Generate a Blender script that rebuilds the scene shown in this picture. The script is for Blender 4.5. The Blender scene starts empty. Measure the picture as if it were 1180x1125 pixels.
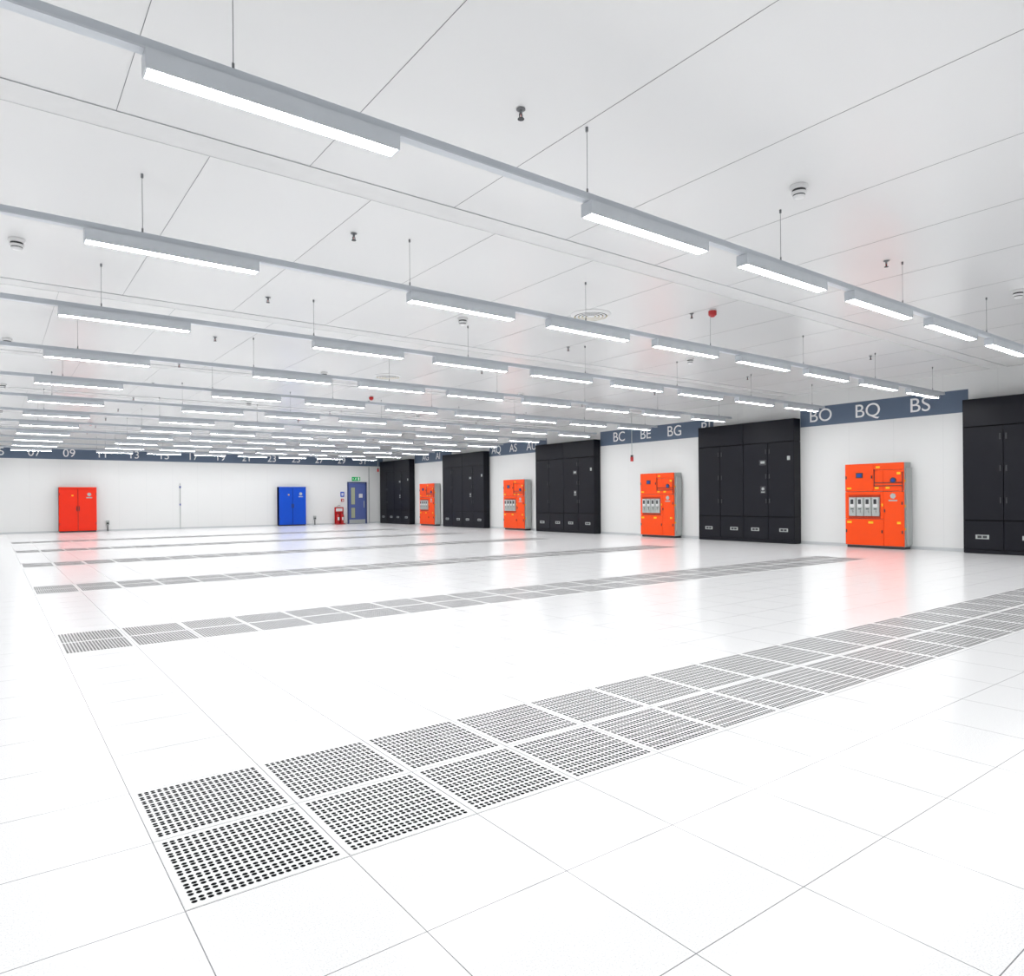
import bpy, math
from mathutils import Matrix, Vector

# ------------------------------------------------------------ constants (metres)
WX = 19.2      # right-hand wall plane (x)
EY = 38.8      # far wall plane (y)
LX = -11.8     # left wall plane
BY = -4.2      # wall behind camera
H  = 4.42      # ceiling height
CAM_H = 1.40

sc = bpy.context.scene
sc.view_settings.view_transform = 'Standard'
sc.view_settings.look = 'None'
sc.view_settings.exposure = 0.0

# ------------------------------------------------------------ materials
def srgb(r, g, b):
    def f(c):
        c /= 255.0
        return c/12.92 if c <= 0.04045 else ((c+0.055)/1.055)**2.4
    return (f(r), f(g), f(b), 1.0)

def new_mat(name):
    m = bpy.data.materials.new(name)
    m.use_nodes = True
    nt = m.node_tree
    return m, nt, nt.nodes['Principled BSDF']

def pmat(name, col, rough=0.5, metal=0.0, var=0.04, scale=8.0, spec=0.5, coat=0.0):
    m, nt, b = new_mat(name)
    tc = nt.nodes.new('ShaderNodeTexCoord')
    nz = nt.nodes.new('ShaderNodeTexNoise'); nz.inputs['Scale'].default_value = scale
    nt.links.new(tc.outputs['Object'], nz.inputs['Vector'])
    mx = nt.nodes.new('ShaderNodeMix'); mx.data_type = 'RGBA'
    nt.links.new(nz.outputs['Fac'], mx.inputs[0])
    mx.inputs[6].default_value = tuple(c*(1-var) for c in col[:3]) + (1,)
    mx.inputs[7].default_value = tuple(min(1, c*(1+var)) for c in col[:3]) + (1,)
    nt.links.new(mx.outputs[2], b.inputs['Base Color'])
    b.inputs['Roughness'].default_value = rough
    b.inputs['Metallic'].default_value = metal
    b.inputs['Specular IOR Level'].default_value = spec
    b.inputs['Coat Weight'].default_value = coat
    b.inputs['Coat Roughness'].default_value = 0.15
    return m

def emat(name, col, strength):
    m, nt, b = new_mat(name)
    b.inputs['Base Color'].default_value = (0.8, 0.8, 0.8, 1)
    b.inputs['Emission Color'].default_value = col
    b.inputs['Emission Strength'].default_value = strength
    return m

def math_node(nt, op, a, b=None):
    n = nt.nodes.new('ShaderNodeMath'); n.operation = op
    for i, v in enumerate((a, b)):
        if v is None: continue
        if isinstance(v, (int, float)): n.inputs[i].default_value = v
        else: nt.links.new(v, n.inputs[i])
    return n.outputs[0]

def seam(nt, coord, off, pitch, half):
    t = math_node(nt, 'SUBTRACT', coord, off)
    t = math_node(nt, 'PINGPONG', t, pitch/2)      # 0 at the multiples of pitch
    return math_node(nt, 'LESS_THAN', t, half)

def floor_material():
    m, nt, b = new_mat('raised_floor_laminate')
    g = nt.nodes.new('ShaderNodeNewGeometry')
    sp = nt.nodes.new('ShaderNodeSeparateXYZ'); nt.links.new(g.outputs['Position'], sp.inputs[0])
    sx = seam(nt, sp.outputs[0], 0.52-60, 0.6, 0.0019)
    sy = seam(nt, sp.outputs[1], 1.375-60, 0.6, 0.0019)
    s = math_node(nt, 'MAXIMUM', sx, sy)
    n1 = nt.nodes.new('ShaderNodeTexNoise'); n1.inputs['Scale'].default_value = 170; n1.inputs['Detail'].default_value = 3
    nt.links.new(g.outputs['Position'], n1.inputs['Vector'])
    r1 = nt.nodes.new('ShaderNodeValToRGB')
    r1.color_ramp.elements[0].position = 0.35; r1.color_ramp.elements[0].color = (0.74, 0.74, 0.745, 1)
    r1.color_ramp.elements[1].position = 0.55; r1.color_ramp.elements[1].color = (0.88, 0.88, 0.885, 1)
    nt.links.new(n1.outputs['Fac'], r1.inputs[0])
    mx = nt.nodes.new('ShaderNodeMix'); mx.data_type = 'RGBA'
    nt.links.new(s, mx.inputs[0]); nt.links.new(r1.outputs[0], mx.inputs[6])
    mx.inputs[7].default_value = (0.20, 0.20, 0.21, 1)
    nt.links.new(mx.outputs[2], b.inputs['Base Color'])
    b.inputs['Roughness'].default_value = 0.19
    b.inputs['Specular IOR Level'].default_value = 0.55
    return m

def wall_material(name, axis, pitch, off):
    m, nt, b = new_mat(name)
    g = nt.nodes.new('ShaderNodeNewGeometry')
    sp = nt.nodes.new('ShaderNodeSeparateXYZ'); nt.links.new(g.outputs['Position'], sp.inputs[0])
    s = seam(nt, sp.outputs[axis], off-60*pitch, pitch, 0.003)
    mx = nt.nodes.new('ShaderNodeMix'); mx.data_type = 'RGBA'
    nt.links.new(s, mx.inputs[0])
    mx.inputs[6].default_value = (0.77, 0.775, 0.77, 1)
    mx.inputs[7].default_value = (0.66, 0.67, 0.67, 1)
    nt.links.new(mx.outputs[2], b.inputs['Base Color'])
    b.inputs['Roughness'].default_value = 0.35
    return m

M = {}
M['floor'] = floor_material()
M['wall_e'] = wall_material('wall_panel_far', 0, 1.2, 0.2)
M['wall_r'] = wall_material('wall_panel_side', 1, 1.2, 0.3)
M['ceiling'] = pmat('ceiling_panel_paint', (0.80, 0.80, 0.80, 1), 0.26, var=0.02, scale=0.5, spec=0.8)
M['seam'] = pmat('ceiling_seam_grey', srgb(120, 122, 124), 0.6)
M['seam2'] = pmat('ceiling_profile_edge', srgb(182, 184, 186), 0.5)
M['ctrim'] = pmat('ceiling_profile_white', (0.77, 0.77, 0.77, 1), 0.35)
M['band'] = pmat('band_slate_blue', srgb(90, 106, 128), 0.5, var=0.02)
M['white'] = pmat('white_paint', (0.80, 0.80, 0.80, 1), 0.4)
M['letter'] = pmat('white_lettering', (0.9, 0.9, 0.9, 1), 0.5, var=0.01)
M['skirt'] = pmat('skirting_grey', srgb(196, 199, 201), 0.4)
M['alu'] = pmat('light_rail_aluminium', srgb(192, 198, 205), 0.38, 0.1)
M['housing'] = pmat('luminaire_housing', srgb(202, 207, 213), 0.35, 0.05)
M['tube'] = emat('luminaire_diffuser', (0.985, 0.995, 1.0, 1), 42.0)
M['wire'] = pmat('steel_wire', srgb(120, 122, 125), 0.4, 0.3)
M['black'] = pmat('unit_black_paint', srgb(12, 13, 23), 0.42, var=0.08, scale=3, spec=0.25)
M['black2'] = pmat('unit_gap_black', srgb(4, 4, 7), 0.6, spec=0.1)
M['orange'] = pmat('orange_enamel', srgb(244, 74, 0), 0.35, var=0.03, spec=0.35)
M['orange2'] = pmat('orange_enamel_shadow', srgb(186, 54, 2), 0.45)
M['red'] = pmat('red_orange_enamel', srgb(238, 42, 4), 0.35, var=0.03, spec=0.35)
M['red2'] = pmat('red_orange_gap', srgb(160, 30, 6), 0.5)
M['blue'] = pmat('blue_enamel', srgb(0, 74, 192), 0.35, var=0.03, spec=0.35)
M['blue2'] = pmat('blue_gap', srgb(2, 40, 118), 0.5)
M['grey'] = pmat('cabinet_grey', srgb(172, 177, 175), 0.45)
M['dgrey'] = pmat('dark_grey_plastic', srgb(50, 52, 56), 0.45)
M['hole'] = pmat('vent_hole_void', (0.006, 0.006, 0.007, 1), 0.9, spec=0.1)
M['vent'] = pmat('vent_plate_laminate', (0.84, 0.84, 0.84, 1), 0.26)
M['yellow'] = pmat('yellow_label', srgb(245, 190, 15), 0.5)
M['label'] = pmat('white_label', (0.7, 0.7, 0.7, 1), 0.5)
M['lcd'] = pmat('blue_display', srgb(30, 70, 160), 0.2)
M['green'] = emat('exit_sign_green', srgb(0, 165, 85), 0.5)
M['green'].node_tree.nodes['Principled BSDF'].inputs['Base Color'].default_value = srgb(0, 130, 65)
M['firered'] = pmat('fire_red', srgb(180, 14, 20), 0.3, coat=0.3)
M['doorblue'] = pmat('door_blue', srgb(84, 100, 158), 0.4)
M['doorframe'] = pmat('door_frame_blue', srgb(56, 68, 116), 0.4)
M['doorglass'] = pmat('vision_panel_glass', srgb(170, 176, 150), 0.1)
M['cream'] = pmat('diffuser_cream', srgb(226, 212, 172), 0.4)

# ------------------------------------------------------------ mesh builder
class MB:
    def __init__(s):
        s.v = []; s.f = []; s.mi = []; s.mats = []
    def m(s, key):
        if key not in s.mats: s.mats.append(key)
        return s.mats.index(key)
    def box(s, x0, y0, z0, x1, y1, z1, mat):
        n = len(s.v); k = s.m(mat)
        x0, x1 = min(x0, x1), max(x0, x1); y0, y1 = min(y0, y1), max(y0, y1); z0, z1 = min(z0, z1), max(z0, z1)
        s.v += [(x0,y0,z0),(x1,y0,z0),(x1,y1,z0),(x0,y1,z0),(x0,y0,z1),(x1,y0,z1),(x1,y1,z1),(x0,y1,z1)]
        for q in ((0,3,2,1),(4,5,6,7),(0,1,5,4),(1,2,6,5),(2,3,7,6),(3,0,4,7)):
            s.f.append(tuple(n+i for i in q)); s.mi.append(k)
    def cyl(s, p0, p1, r0, mat, r1=None, seg=16, caps=True):
        r1 = r0 if r1 is None else r1
        p0 = Vector(p0); p1 = Vector(p1); d = (p1-p0).normalized()
        a = d.orthogonal().normalized(); b = d.cross(a)
        n = len(s.v); k = s.m(mat)
        for p, r in ((p0, r0), (p1, r1)):
            for i in range(seg):
                t = 2*math.pi*i/seg
                s.v.append(tuple(p + a*math.cos(t)*r + b*math.sin(t)*r))
        for i in range(seg):
            j = (i+1) % seg
            s.f.append((n+i, n+j, n+seg+j, n+seg+i)); s.mi.append(k)
        if caps:
            s.f.append(tuple(n+i for i in reversed(range(seg)))); s.mi.append(k)
            s.f.append(tuple(n+seg+i for i in range(seg))); s.mi.append(k)
    def lathe(s, cx, cy, prof, mat, seg=24):
        """profile [(r,z)...], optional 3rd item = material"""
        for (p, q) in zip(prof[:-1], prof[1:]):
            mt = q[2] if len(q) > 2 else mat
            k = s.m(mt); n = len(s.v)
            for r, z in (p[:2], q[:2]):
                for i in range(seg):
                    t = 2*math.pi*i/seg
                    s.v.append((cx+math.cos(t)*max(r, 1e-4), cy+math.sin(t)*max(r, 1e-4), z))
            for i in range(seg):
                j = (i+1) % seg
                s.f.append((n+i, n+j, n+seg+j, n+seg+i)); s.mi.append(k)
    def ngon(s, pts, mat):
        n = len(s.v); s.v += pts; s.f.append(tuple(range(n, n+len(pts)))); s.mi.append(s.m(mat))
    def mesh(s, name):
        me = bpy.data.meshes.new(name)
        me.from_pydata(s.v, [], s.f); me.update()
        for k in s.mats: me.materials.append(M[k])
        me.polygons.foreach_set('material_index', s.mi)
        return me
    def obj(s, name, parent=None, loc=(0,0,0), rotz=0.0, bevel=0.0):
        return place(s.mesh(name), name, parent, loc, rotz, bevel)

def place(me, name, parent=None, loc=(0,0,0), rotz=0.0, bevel=0.0):
    o = bpy.data.objects.new(name, me)
    sc.collection.objects.link(o)
    o.location = loc; o.rotation_euler = (0, 0, rotz)
    if parent: o.parent = parent
    if bevel:
        b = o.modifiers.new('bevel', 'BEVEL'); b.width = bevel; b.segments = 2; b.limit_method = 'ANGLE'
    return o

def empty(name, loc=(0,0,0), rotz=0.0):
    e = bpy.data.objects.new(name, None); sc.collection.objects.link(e)
    e.location = loc; e.rotation_euler = (0, 0, rotz); e.empty_display_size = 0.2
    return e

R_WALL = -math.pi/2      # things mounted on the right wall: local +x -> -Y, front (-y) -> -X

UNITS = ((3.55, 6.93), (11.35, 14.8), (19.8, 23.45), (27.4, 31.2), (34.8, 38.5))

# ------------------------------------------------------------ room shell
def simple(name, dims, mat):
    b = MB(); b.box(*dims, mat); return b.obj(name)
simple('floor', (LX-0.2, BY-0.2, -0.15, WX+0.2, EY+0.2, 0.0), 'floor')
simple('wall_right', (WX, BY-0.2, 0, WX+0.2, EY+0.2, H), 'wall_r')
simple('wall_far', (LX-0.2, EY, 0, WX, EY+0.2, H), 'wall_e')
simple('wall_left', (LX-0.2, BY-0.2, 0, LX, EY, H), 'wall_r')
simple('wall_back', (LX, BY-0.2, 0, WX, BY, H), 'wall_e')
simple('baseboard_right', (WX-0.015, BY, 0, WX, EY, 0.08), 'skirt')
simple('baseboard_far', (LX, EY-0.015, 0, WX-0.02, EY, 0.08), 'skirt')
simple('baseboard_left', (LX, BY, 0, LX+0.015, EY-0.02, 0.08), 'skirt')
simple('baseboard_back', (LX+0.02, BY, 0, WX-0.02, BY+0.015, 0.08), 'skirt')

# blue-grey location band with the grid references
BZ0, BZ1 = 3.44, 4.00
segs = [(6.93, 11.35), (14.45, 19.8), (23.1, 27.4), (30.85, 34.8), (BY, 3.55)]
bb = MB()
for s0, s1 in segs:
    bb.box(WX-0.006, s0, BZ0, WX, s1, BZ1, 'band')
bb.obj('trim_band_right')
simple('trim_band_far', (LX, EY-0.006, BZ0, WX-0.01, EY, BZ1), 'band')

def text(s, loc, rotz, size, name, parent, mat='letter', ext=0.002):
    cu = bpy.data.curves.new(name, 'FONT'); cu.body = s; cu.size = size
    cu.align_x = 'CENTER'; cu.align_y = 'CENTER'; cu.extrude = ext
    o = bpy.data.objects.new(name, cu); sc.collection.objects.link(o)
    cu.materials.append(M[mat])
    o.location = loc; o.rotation_euler = (math.pi/2, 0, rotz); o.parent = parent
    return o

refs = []
for first in ('C', 'B', 'A'):
    for ch in reversed('ACEGIKMOQSUWY'):
        refs.append(first+ch)
i0 = refs.index('BS')
grid_r = empty('grid_reference_lettering')
for i, r in enumerate(refs):
    y = 8.04 + 1.343*(i-i0)
    if any(s0+0.25 < y < s1-0.2 for s0, s1 in segs):
        text(r, (WX-0.010, y, 3.72), R_WALL, 0.52, 'letters_'+r, grid_r)
grid_e = empty('grid_reference_numbering')
for n in range(1, 34, 2):
    x = 2.95 + 1.357*(n-9)/2
    if x < WX-0.6:
        text('%02d' % n, (x, EY-0.010, 3.72), 0, 0.52, 'number_%02d' % n, grid_e)

# ceiling slab with its profiles and panel joints
cb = MB()
cb.box(LX-0.2, BY-0.2, H, WX+0.2, EY+0.2, H+0.15, 'ceiling')
y = 0.7-5.4
k = 0
while y < EY:
    y0 = max(BY, y); y1 = min(EY, y+0.32)
    if y1 > BY:
        cb.box(LX, y0, H-0.006, WX, y1, H, 'ctrim')
        cb.box(LX, y0-0.0020, H-0.008, WX, y0+0.0020, H, 'seam2')
        if y1 < EY: cb.box(LX, y1-0.0020, H-0.008, WX, y1+0.0020, H, 'seam2')
    off = 0.79 if k % 2 == 1 else 1.55
    sx = off - 1.53*8
    while sx < WX:
        if sx > LX:
            cb.box(sx-0.0020, max(BY, y+0.32), H-0.002, sx+0.0020, min(EY, y+5.4), H, 'seam')
        sx += 1.53
    y += 5.4; k += 1
cb.obj('ceiling')

# ------------------------------------------------------------ suspended light rows
starts = [0.667] + [3.887+2.1*i for i in range(7)] + [-2.55-2.1*i for i in range(4)]
wires = [1.13+2.77*i for i in range(-4, 7)]
LZ = 3.70
def light_row(yc):
    e = empty('suspended_light_row', (0, yc, 0))
    rail = MB()
    rail.box(LX+0.3, -0.030, LZ+0.125, 18.35, 0.030, LZ+0.175, 'alu')
    rail.box(LX+0.3, -0.036, LZ+0.112, 18.35, 0.036, LZ+0.125, 'housing')
    rail.obj('rail', e)
    hs = MB(); df = MB()
    for s in starts:
        hs.box(s, -0.062, LZ+0.012, s+1.5, 0.062, LZ+0.108, 'housing')
        hs.box(s+0.02, -0.045, LZ+0.108, s+1.48, 0.045, LZ+0.112, 'dgrey')
        hs.box(s, -0.062, LZ, s+1.5, -0.054, LZ+0.012, 'housing')
        hs.box(s, 0.054, LZ, s+1.5, 0.062, LZ+0.012, 'housing')
        hs.box(s, -0.054, LZ, s+0.012, 0.054, LZ+0.012, 'housing')
        hs.box(s+1.488, -0.054, LZ, s+1.5, 0.054, LZ+0.012, 'housing')
        z = LZ+0.003
        df.ngon([(s+0.013, -0.053, z), (s+0.013, 0.053, z), (s+1.487, 0.053, z), (s+1.487, -0.053, z)], 'tube')
    hs.obj('luminaire_housings', e); df.obj('luminaire_diffusers', e)
    w = MB()
    for s in wires:
        w.cyl((s, 0, LZ+0.175), (s, 0, H), 0.0025, 'wire', seg=6)
        w.cyl((s, 0, H-0.035), (s, 0, H), 0.012, 'wire', seg=8)
        w.cyl((s, 0, LZ+0.175), (s, 0, LZ+0.22), 0.008, 'wire', seg=8)
    w.obj('suspension_wires', e)
for n in range(-2, 12):
    light_row(0.90 if n == -1 else 4.15+3.0*n)

# ------------------------------------------------------------ perforated floor vents
def vent_mesh():
    b = MB(); T = 0.6
    b.box(0.004, 0.004, 0.0, T-0.004, T-0.004, 0.0015, 'vent')
    nc = 20; pitch = 0.0276; x0 = T/2-(nc-1)*pitch/2
    for i in range(nc):
        for j in range(10):
            for d in (-0.0108, 0.0108):
                cx = x0+i*pitch; cy = T/2+(j-4.5)*0.0552+d
                pts = [(cx+0.0108*math.cos(t*math.pi/4+0.39), cy+0.0097*math.sin(t*math.pi/4+0.39), 0.0021) for t in range(8)]
                b.ngon(pts, 'hole')
    return b.mesh('perforated_tile')
vm = vent_mesh()
for yc in (3.175, 8.20, 13.45, 18.95, 24.4, 29.9):
    o = place(vm, 'perforated_floor_vent_row', None, (0.52, yc-0.6, 0.0002))
    a = o.modifiers.new('along', 'ARRAY'); a.use_relative_offset = False; a.use_constant_offset = True
    a.constant_offset_displace = (0.6, 0, 0); a.count = 25
    a = o.modifiers.new('pair', 'ARRAY'); a.use_relative_offset = False; a.use_constant_offset = True
    a.constant_offset_displace = (0, 0.6, 0); a.count = 2

# ------------------------------------------------------------ black air handling units
def ahu(y_far, W):
    D = 0.35; HT = 3.70
    e = empty('computer_room_air_conditioner', (WX-0.012, y_far, 0), R_WALL)
    b = MB()
    b.box(0.01, -D+0.03, 0.0, W-0.01, -0.02, HT-0.01, 'black2')
    b.box(0, -D+0.012, 0.02, 0.03, -0.01, HT, 'black')
    for z0, z1 in ((0.02, 0.785), (0.80, 3.02), (3.035, HT)):
        b.box(W-0.03, -D+0.012, z0, W, -0.01, z1, 'black')
    b.box(0, -D+0.012, HT-0.03, W, -0.01, HT, 'black')
    b.obj('body', e)
    p = MB(); nd = 4; dw = W/nd; g = 0.007
    p.box(0.004, -D+0.005, 0.01, W-0.004, -D+0.03, 0.09, 'black')          # plinth
    for i in range(nd):
        xa, xb = i*dw+g, (i+1)*dw-g
        p.box(xa, -D, 0.10, xb, -D+0.03, 0.78, 'black')
        p.box(xa, -D, 0.80, xb, -D+0.03, 3.02, 'black')
    for i in range(2):
        p.box(i*W/2+g, -D, 3.04, (i+1)*W/2-g, -D+0.03, HT-0.005, 'black')
    p.obj('door_panels', e, bevel=0.006)
    d = MB()
    for i in range(nd):
        cx = (i+0.5)*dw + (0.08 if i % 2 else -0.02)
        d.box(cx-0.14, -D-0.006, 0.35, cx+0.14, -D, 0.45, 'grey')
        d.box(cx-0.10, -D-0.009, 0.37, cx-0.01, -D-0.006, 0.43, 'dgrey')
        d.box(cx+0.01, -D-0.009, 0.37, cx+0.10, -D-0.006, 0.43, 'dgrey')
        hx = (i+1)*dw-0.06 if i % 2 == 0 else i*dw+0.06
        for hz in (1.2, 1.95, 2.7):
            d.box(hx-0.015, -D-0.02, hz, hx+0.015, -D, hz+0.14, 'dgrey')
    cx = 2.55*dw
    d.box(cx+0.1, -D-0.012, 2.36, cx+0.34, -D, 2.52, 'dgrey')
    d.box(cx+0.15, -D-0.015, 2.41, cx+0.29, -D-0.012, 2.48, 'grey')
    d.box(cx+0.13, -D-0.006, 1.50, cx+0.31, -D, 1.72, 'dgrey')
    d.cyl((cx+0.22, -D-0.006, 1.64), (cx+0.22, -D-0.009, 1.64), 0.045, 'grey', seg=16)
    d.box(cx+0.16, -D-0.009, 1.525, cx+0.28, -D-0.006, 1.555, 'grey')
    d.box(W-0.22, -D-0.006, 2.48, W-0.13, -D, 2.60, 'grey')
    d.obj('badges_and_handles', e)
for (yn, yf) in UNITS:
    ahu(yf, yf-yn)

# ------------------------------------------------------------ orange switch cabinets
def orange_cab(y_near):
    W, D, HT = 1.53, 0.40, 2.26
    e = empty('electrical_distribution_cabinet', (WX-0.02, y_near+W, 0), R_WALL)
    b = MB()
    b.box(0.02, -D+0.05, 0.0, W-0.02, -0.01, 0.07, 'dgrey')
    b.box(0.0, -D+0.045, 0.07, W, 0.0, HT, 'grey')
    b.obj('carcass', e, bevel=0.004)
    p = MB(); g = 0.006; F = -D; Bk = -D+0.045
    o = 'orange'
    p.box(0, F, 1.52, 0.76-g, Bk, HT, o)            # upper left
    p.box(0.76, F, 2.08, W, Bk, HT, o)              # upper right header
    p.box(0.76, F, 1.52, 1.02-g, Bk, 2.08-g, o)
    p.box(1.02, F, 1.52, W, Bk, 2.08-g, o)
    p.box(1.02, F, 0.08, W, Bk, 1.52-g*2, o)        # right tall door
    p.box(0, F, 0.08, 1.02-g, Bk, 0.78, o)          # lower left
    p.box(0, F, 0.78+g, 0.10, Bk, 1.52-g*2, o)
    p.box(0.94, F, 0.78+g, 1.02-g, Bk, 1.52-g*2, o)
    p.box(0.10, F, 1.40, 0.94, Bk, 1.52-g*2, o)
    p.box(0.10, F+0.02, 0.78+g, 0.94, Bk, 1.40, 'orange2')
    p.obj('enamel_panels', e, bevel=0.005)
    d = MB()
    for i in range(4):                                # switch-fuse handles
        xa = 0.115+i*0.205
        d.box(xa, F-0.035, 0.86, xa+0.185, F+0.02, 1.36, 'grey')
        d.box(xa+0.035, F-0.045, 1.10, xa+0.15, F-0.035, 1.33, 'label')
        d.box(xa+0.055, F-0.060, 1.18, xa+0.13, F-0.045, 1.31, 'dgrey')
        d.cyl((xa+0.09, F-0.035, 0.98), (xa+0.09, F-0.07, 0.98), 0.035, 'grey', seg=12)
        d.box(xa+0.05, F-0.037, 1.035, xa+0.13, F-0.035, 1.06, 'dgrey')
    d.box(0.10, F-0.012, 1.41, 0.94, F, 1.425, 'orange2')
    d.box(0.30, F-0.012, 1.88, 0.48, F, 2.02, 'dgrey')   # meter
    d.box(0.33, F-0.015, 1.91, 0.45, F-0.012, 1.99, 'lcd')
    d.cyl((1.27, F, 1.80), (1.27, F-0.02, 1.80), 0.075, 'dgrey', seg=20)
    d.cyl((1.27, F-0.02, 1.80), (1.27, F-0.03, 1.80), 0.045, 'lcd', seg=20)
    # plain maker's plate stand-in
    d.cyl((1.26, F, 1.39), (1.26, F-0.006, 1.39), 0.075, 'grey', seg=6)
    d.box(1.15, F-0.006, 1.255, 1.37, F, 1.29, 'grey')
    # yellow labels
    for (x, z, w, h) in ((0.05, 1.58, .12, .05), (0.05, 0.66, .12, .06), (0.62, 0.66, .13, .06), (0.80, 1.58, .10, .05),
                         (1.08, 1.58, .10, .05), (1.36, 1.95, .09, .06), (1.36, 0.66, .09, .06), (0.83, 2.13, .10, .05), (0.97, 1.12, .035, .07)):
        d.box(x, F-0.004, z, x+w, F, z+h, 'yellow')
    # thin dark conduits across the top panels
    for z in (1.66, 1.74):
        d.cyl((0.78, F-0.012, z), (W-0.03, F-0.012, z), 0.009, 'dgrey', seg=8)
    d.cyl((0.79, F-0.012, 1.66), (0.79, F-0.012, 2.1), 0.009, 'dgrey', seg=8)
    d.cyl((W-0.03, F-0.012, 1.5), (W-0.03, F-0.012, 2.02), 0.009, 'dgrey', seg=8)
    for (x, z) in ((0.03, 0.45), (0.98, 0.45), (1.49, 0.45), (1.49, 1.2), (1.05, 1.0), (0.03, 1.9), (0.72, 1.9)):
        d.box(x-0.012, F-0.018, z-0.04, x+0.012, F, z+0.04, 'dgrey')
    for z in (0.5, 1.1, 1.75):
        d.box(W, -0.36, z, W+0.004, -0.31, z+0.06, 'yellow')
    d.obj('switches_and_labels', e)
    g2 = MB()                                        # cable trunking on the near side
    g2.box(W+0.004, -0.30, 0.12, W+0.05, -0.04, 2.12, 'grey')
    g2.obj('side_trunking', e, bevel=0.005)
for yn in (8.27, 15.8, 24.2, 32.0):
    orange_cab(yn)

# ------------------------------------------------------------ red and blue cabinets on far wall
def wall_cab(name, x0, main, gap, HT):
    W, D = 1.52, 0.32
    e = empty(name, (x0, EY-0.02, 0), 0)
    b = MB()
    b.box(0.02, -D+0.05, 0, W-0.02, -0.01, 0.06, 'dgrey')
    b.box(0.0, -D+0.03, 0.06, W, 0, HT, gap)
    b.box(0.0, -D+0.05, 0.06, 0.006, 0, HT, main)
    b.obj('carcass', e)
    p = MB(); g = 0.012
    p.box(0, -D, 0.07, W*0.5-g, -D+0.03, HT-0.10, main)
    p.box(W*0.5+g, -D, 0.07, W, -D+0.03, HT-0.10, main)
    p.box(0, -D-0.01, HT-0.085, W, -D+0.03, HT+0.005, main)
    p.obj('doors', e, bevel=0.006)
    d = MB()
    d.box(W*0.5-0.06, -D-0.025, 1.0, W*0.5-0.03, -D, 1.22, 'dgrey')
    d.box(W*0.5+0.03, -D-0.025, 1.0, W*0.5+0.06, -D, 1.22, 'dgrey')
    d.cyl((W*0.8, -D, 1.78), (W*0.8, -D-0.006, 1.78), 0.09, 'grey', seg=6)
    d.box(W*0.8-0.12, -D-0.006, 1.60, W*0.8+0.12, -D, 1.65, 'grey')
    for z in (0.35, 1.75):
        for x in (0.02, W-0.04):
            d.box(x, -D-0.015, z, x+0.02, -D, z+0.1, 'dgrey')
    d.box(0.5, -D-0.005, 1.7, 0.58, -D, 1.76, 'yellow')
    d.obj('handles_and_plates', e)
wall_cab('red_electrical_cabinet', 2.50, 'red', 'red2', 2.12)
wall_cab('blue_electrical_cabinet', 12.72, 'blue', 'blue2', 2.17)

# ------------------------------------------------------------ door, exit sign, call point
e = empty('door_1', (16.86, EY-0.004, 0))
b = MB()
W = 1.22; HD = 2.48
b.box(0, -0.08, 0, 0.06, 0, HD, 'doorframe'); b.box(W-0.06, -0.08, 0, W, 0, HD, 'doorframe')
b.box(0.06, -0.08, HD-0.06, W-0.06, 0, HD, 'doorframe')
b.obj('frame', e, bevel=0.004)
b = MB()
b.box(0.07, -0.055, 0.01, W-0.07, -0.01, HD-0.07, 'doorblue')
for z0, z1 in ((0.35, 0.95), (1.15, 2.15)):
    b.box(0.22, -0.062, z0, 0.46, -0.055, z1, 'doorglass')
    b.box(0.205, -0.060, z0-0.015, 0.475, -0.0555, z1+0.015, 'doorframe')
b.box(0.72, -0.060, 1.55, 0.95, -0.055, 1.78, 'label')
b.box(W-0.20, -0.10, 0.95, W-0.17, -0.055, 1.35, 'grey')
b.box(0.10, -0.058, 0.02, W-0.10, -0.055, 0.25, 'grey')
b.obj('leaf', e)

e = empty('emergency_exit_sign', (17.42, EY-0.004, 2.56))
b = MB()
b.box(-0.26, -0.05, 0, 0.26, 0, 0.22, 'green')
b.obj('sign_box', e, bevel=0.004)
b = MB()   # pictogram: running figure, door and arrow
yy = -0.053
b.box(0.10, yy, 0.03, 0.20, yy+0.002, 0.19, 'letter')
b.cyl((-0.02, yy, 0.17), (-0.02, yy+0.002, 0.17), 0.017, 'letter', seg=12)
def bar(x0, z0, x1, z1, t):
    dx, dz = x1-x0, z1-z0; L = math.hypot(dx, dz); nx, nz = -dz/L*t, dx/L*t
    b.ngon([(x0+nx, yy, z0+nz), (x0-nx, yy, z0-nz), (x1-nx, yy, z1-nz), (x1+nx, yy, z1+nz)], 'letter')
bar(-0.03, 0.145, -0.05, 0.09, 0.015); bar(-0.05, 0.09, -0.01, 0.06, 0.009); bar(-0.01, 0.06, -0.02, 0.02, 0.009)
bar(-0.05, 0.09, -0.085, 0.05, 0.009); bar(-0.085, 0.05, -0.12, 0.05, 0.008); bar(-0.03, 0.14, 0.02, 0.115, 0.007)
bar(-0.03, 0.14, -0.085, 0.115, 0.007)
bar(-0.22, 0.11, -0.15, 0.11, 0.010); bar(-0.22, 0.11, -0.185, 0.145, 0.009); bar(-0.22, 0.11, -0.185, 0.075, 0.009)
b.obj('running_figure_pictogram', e)

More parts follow.
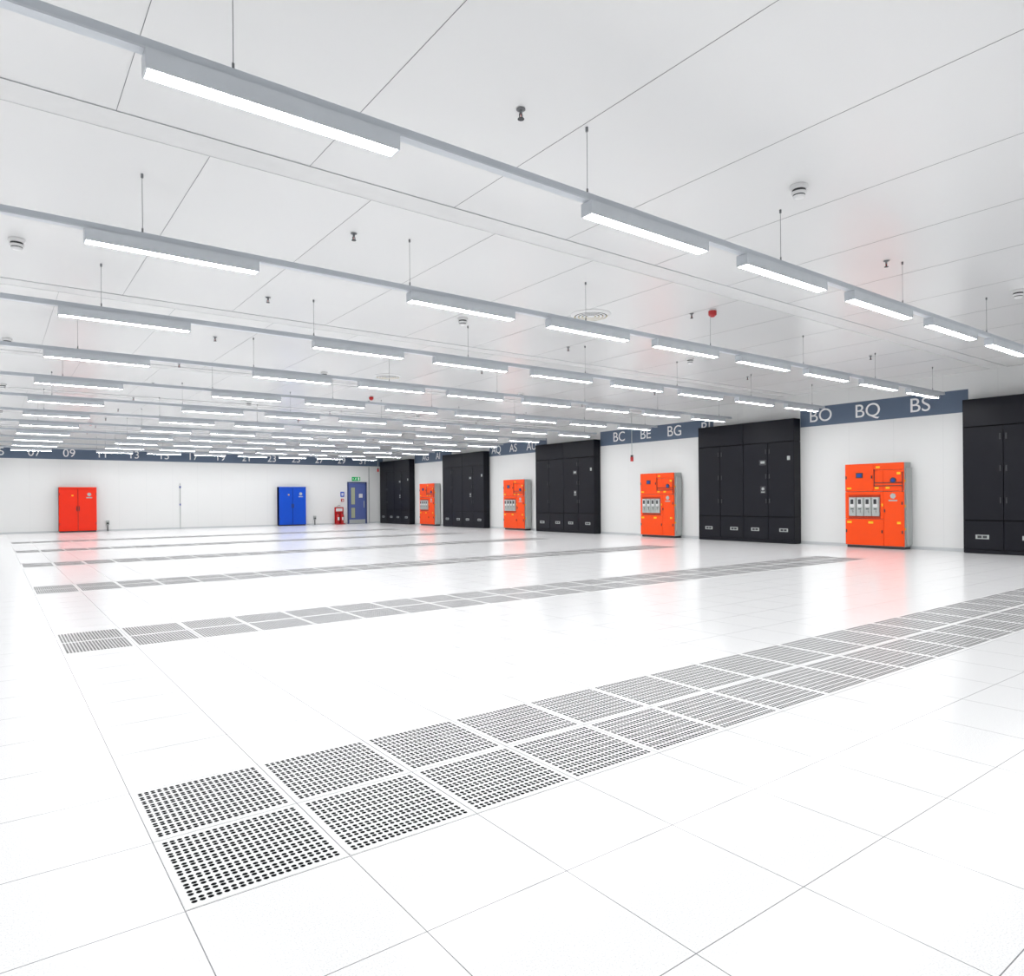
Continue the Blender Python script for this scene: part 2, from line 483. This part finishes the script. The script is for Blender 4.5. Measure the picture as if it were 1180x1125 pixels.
def small_wall_box(name, x, z, w, h, mat, mat2=None, d=0.06):
    b = MB(); b.box(-w/2, -d, -h/2, w/2, 0, h/2, mat)
    if mat2: b.box(-w*0.28, -d-0.004, -h*0.28, w*0.28, -d, h*0.28, mat2)
    return b.obj(name, loc=(x, EY-0.001, z))
small_wall_box('fire_alarm_call_point', 16.55, 1.40, 0.16, 0.16, 'firered', 'label')
small_wall_box('fire_action_notice', 16.55, 1.75, 0.22, 0.30, 'blue', 'label', 0.03)
small_wall_box('light_switch_plate', 16.35, 1.05, 0.14, 0.14, 'grey', 'label', 0.02)

# fire extinguishers on a stand
e = empty('fire_extinguisher_stand', (16.25, EY-0.35, 0))
b = MB()
b.box(-0.27, -0.15, 0.0, 0.27, 0.15, 0.05, 'firered')
b.box(-0.27, 0.11, 0.05, 0.27, 0.15, 1.0, 'firered')
b.box(-0.20, 0.10, 0.76, 0.20, 0.108, 0.93, 'label')
b.obj('stand', e, bevel=0.01)
for cx in (-0.13, 0.13):
    b = MB()
    b.lathe(cx, -0.02, [(0, .055), (.085, .055), (.09, .08), (.09, .50), (.075, .55), (.03, .60), (.025, .63)], 'firered', 20)
    b.box(cx-0.02, -0.04, 0.63, cx+0.02, 0.0, 0.68, 'dgrey')
    b.box(cx-0.015, -0.11, 0.68, cx+0.015, 0.02, 0.70, 'dgrey')
    b.cyl((cx+0.03, -0.02, 0.65), (cx+0.085, -0.07, 0.55), 0.010, 'dgrey', seg=8)
    b.cyl((cx+0.085, -0.07, 0.55), (cx+0.075, -0.10, 0.25), 0.010, 'dgrey', seg=8)
    b.box(cx-0.05, -0.114, 0.25, cx+0.05, -0.109, 0.42, 'label')
    b.obj('extinguisher', e)

# small socket posts and wall rod on far wall
def post(x):
    b = MB()
    b.box(-0.06, -0.09, 0, 0.06, 0.01, 0.012, 'grey')
    b.box(-0.02, -0.06, 0.012, 0.02, -0.02, 0.30, 'dgrey')
    b.box(-0.07, -0.08, 0.30, 0.07, 0.0, 0.52, 'grey')
    b.box(-0.045, -0.086, 0.34, 0.045, -0.08, 0.42, 'dgrey')
    b.obj('socket_outlet_post', loc=(x, EY-0.03, 0))
post(4.50); post(14.85)
b = MB()
b.box(-0.012, -0.03, 0.0, 0.012, 0, 2.35, 'grey')
b.box(-0.04, -0.04, 2.1, 0.04, 0, 2.2, 'doorblue'); b.box(-0.03, -0.035, 1.2, 0.03, 0, 1.3, 'doorblue')
b.obj('wall_cable_conduit', loc=(7.75, EY-0.017, 0))
b = MB()
b.box(-0.02, -0.03, 0.0, 0.02, 0, 3.40, 'grey')
b.obj('wall_cable_conduit', loc=(18.25, EY-0.017, 0))

# ------------------------------------------------------------ ceiling devices
def mesh_sprinkler():
    b = MB()
    b.lathe(0, 0, [(0.0, 0), (0.036, 0), (0.036, -0.006), (0.018, -0.012), (0.012, -0.012), (0.012, -0.04), (0, -0.04)], 'wire', 14)
    b.cyl((-0.014, 0, -0.04), (-0.014, 0, -0.075), 0.004, 'dgrey', seg=6)
    b.cyl((0.014, 0, -0.04), (0.014, 0, -0.075), 0.004, 'dgrey', seg=6)
    b.cyl((0, 0, -0.04), (0, 0, -0.075), 0.004, 'firered', seg=6)
    b.cyl((0, 0, -0.075), (0, 0, -0.080), 0.026, 'dgrey', seg=14)
    return b.mesh('fire_sprinkler')
def mesh_detector():
    b = MB()
    pr = [(0, 0), (0.065, 0), (0.065, -0.022), (0.058, -0.028), (0.050, -0.030), (0.050, -0.046, 'dgrey'), (0.057, -0.048),
          (0.052, -0.066), (0.046, -0.068), (0.046, -0.076, 'dgrey'), (0.044, -0.078), (0.035, -0.090), (0, -0.093)]
    pr = [(p[0]*1.25, p[1]*1.3)+tuple(p[2:]) for p in pr]
    b.lathe(0, 0, pr, 'white', 24)
    return b.mesh('smoke_detector')
def mesh_sounder():
    b = MB()
    b.lathe(0, 0, [(0, 0), (0.055, 0), (0.055, -0.02)], 'white', 20)
    b.lathe(0, 0, [(0.055, -0.02), (0.065, -0.025), (0.065, -0.085), (0.055, -0.10), (0.04, -0.105), (0.03, -0.12), (0, -0.125)], 'firered', 20)
    return b.mesh('fire_alarm_sounder')
def mesh_diffuser():
    b = MB()
    pr = [(0, -0.030)]
    for r in (0.07, 0.13, 0.19, 0.25):
        pr += [(r, -0.034), (r+0.004, -0.012, 'dgrey'), (r+0.012, -0.012, 'dgrey'), (r+0.022, -0.034, 'cream')]
    pr += [(0.29, -0.026), (0.33, -0.004), (0.33, 0)]
    b.lathe(0, 0, pr, 'white', 40)
    return b.mesh('ceiling_air_diffuser')
ms, md, mso, mdi = mesh_sprinkler(), mesh_detector(), mesh_sounder(), mesh_diffuser()
CZ = H-0.0035
for x in (-8.6, -2.65, 3.3, 9.22, 15.2):
    for j in range(-1, 11):
        place(ms, 'fire_sprinkler', None, (x, 4.30+3.05*j if j else 4.25, CZ))
for x in (-5.75, 0.25, 6.3, 12.15):
    for j in range(6):
        place(md, 'smoke_detector', None, (x, 3.72+6.02*j, CZ))
for (x, y) in ((9.3, 7.00), (8.85, 18.6), (8.9, 24.6), (3.0, 30.4), (-3.0, 7.0)):
    place(mso, 'fire_alarm_sounder', None, (x, y, CZ))
for (x, y) in ((7.9, 8.35), (7.75, 15.35), (7.8, 27.1), (-4, 8.3)):
    place(mdi, 'ceiling_air_diffuser', None, (x, y, CZ))

# hanging drop poles with call units near the right wall
def drop(x, y, z):
    b = MB()
    b.cyl((0, 0, 0.0), (0, 0, CZ-z), 0.012, 'grey', seg=8)
    b.box(-0.04, -0.035, -0.10, 0.04, 0.035, 0.05, 'firered')
    b.box(-0.025, -0.04, 0.05, 0.025, 0.04, 0.12, 'dgrey')
    b.obj('suspended_alarm_beacon', loc=(x, y, z))
drop(18.0, 17.0, 2.78)
drop(17.6, 36.2, 3.1)

# ------------------------------------------------------------ camera
cam = bpy.data.cameras.new('camera'); co = bpy.data.objects.new('camera', cam); sc.collection.objects.link(co)
cam.sensor_fit = 'HORIZONTAL'; cam.sensor_width = 36.0
cam.lens = 801.0/1180.0*36.0
cam.shift_y = 12.5/1180.0
cam.clip_start = 0.05; cam.clip_end = 200
yaw = math.atan2(0.5993, 0.8004)
Rm = Matrix.Rotation(-yaw, 4, 'Z') @ Matrix.Rotation(math.pi/2, 4, 'X') @ Matrix.Rotation(-0.0085, 4, 'Z')
co.matrix_world = Matrix.Translation((0, 0, CAM_H)) @ Rm
sc.camera = co

w = bpy.data.worlds.new('world'); sc.world = w; w.use_nodes = True
w.node_tree.nodes['Background'].inputs[0].default_value = (0.9, 0.95, 1, 1)
w.node_tree.nodes['Background'].inputs[1].default_value = 0.3
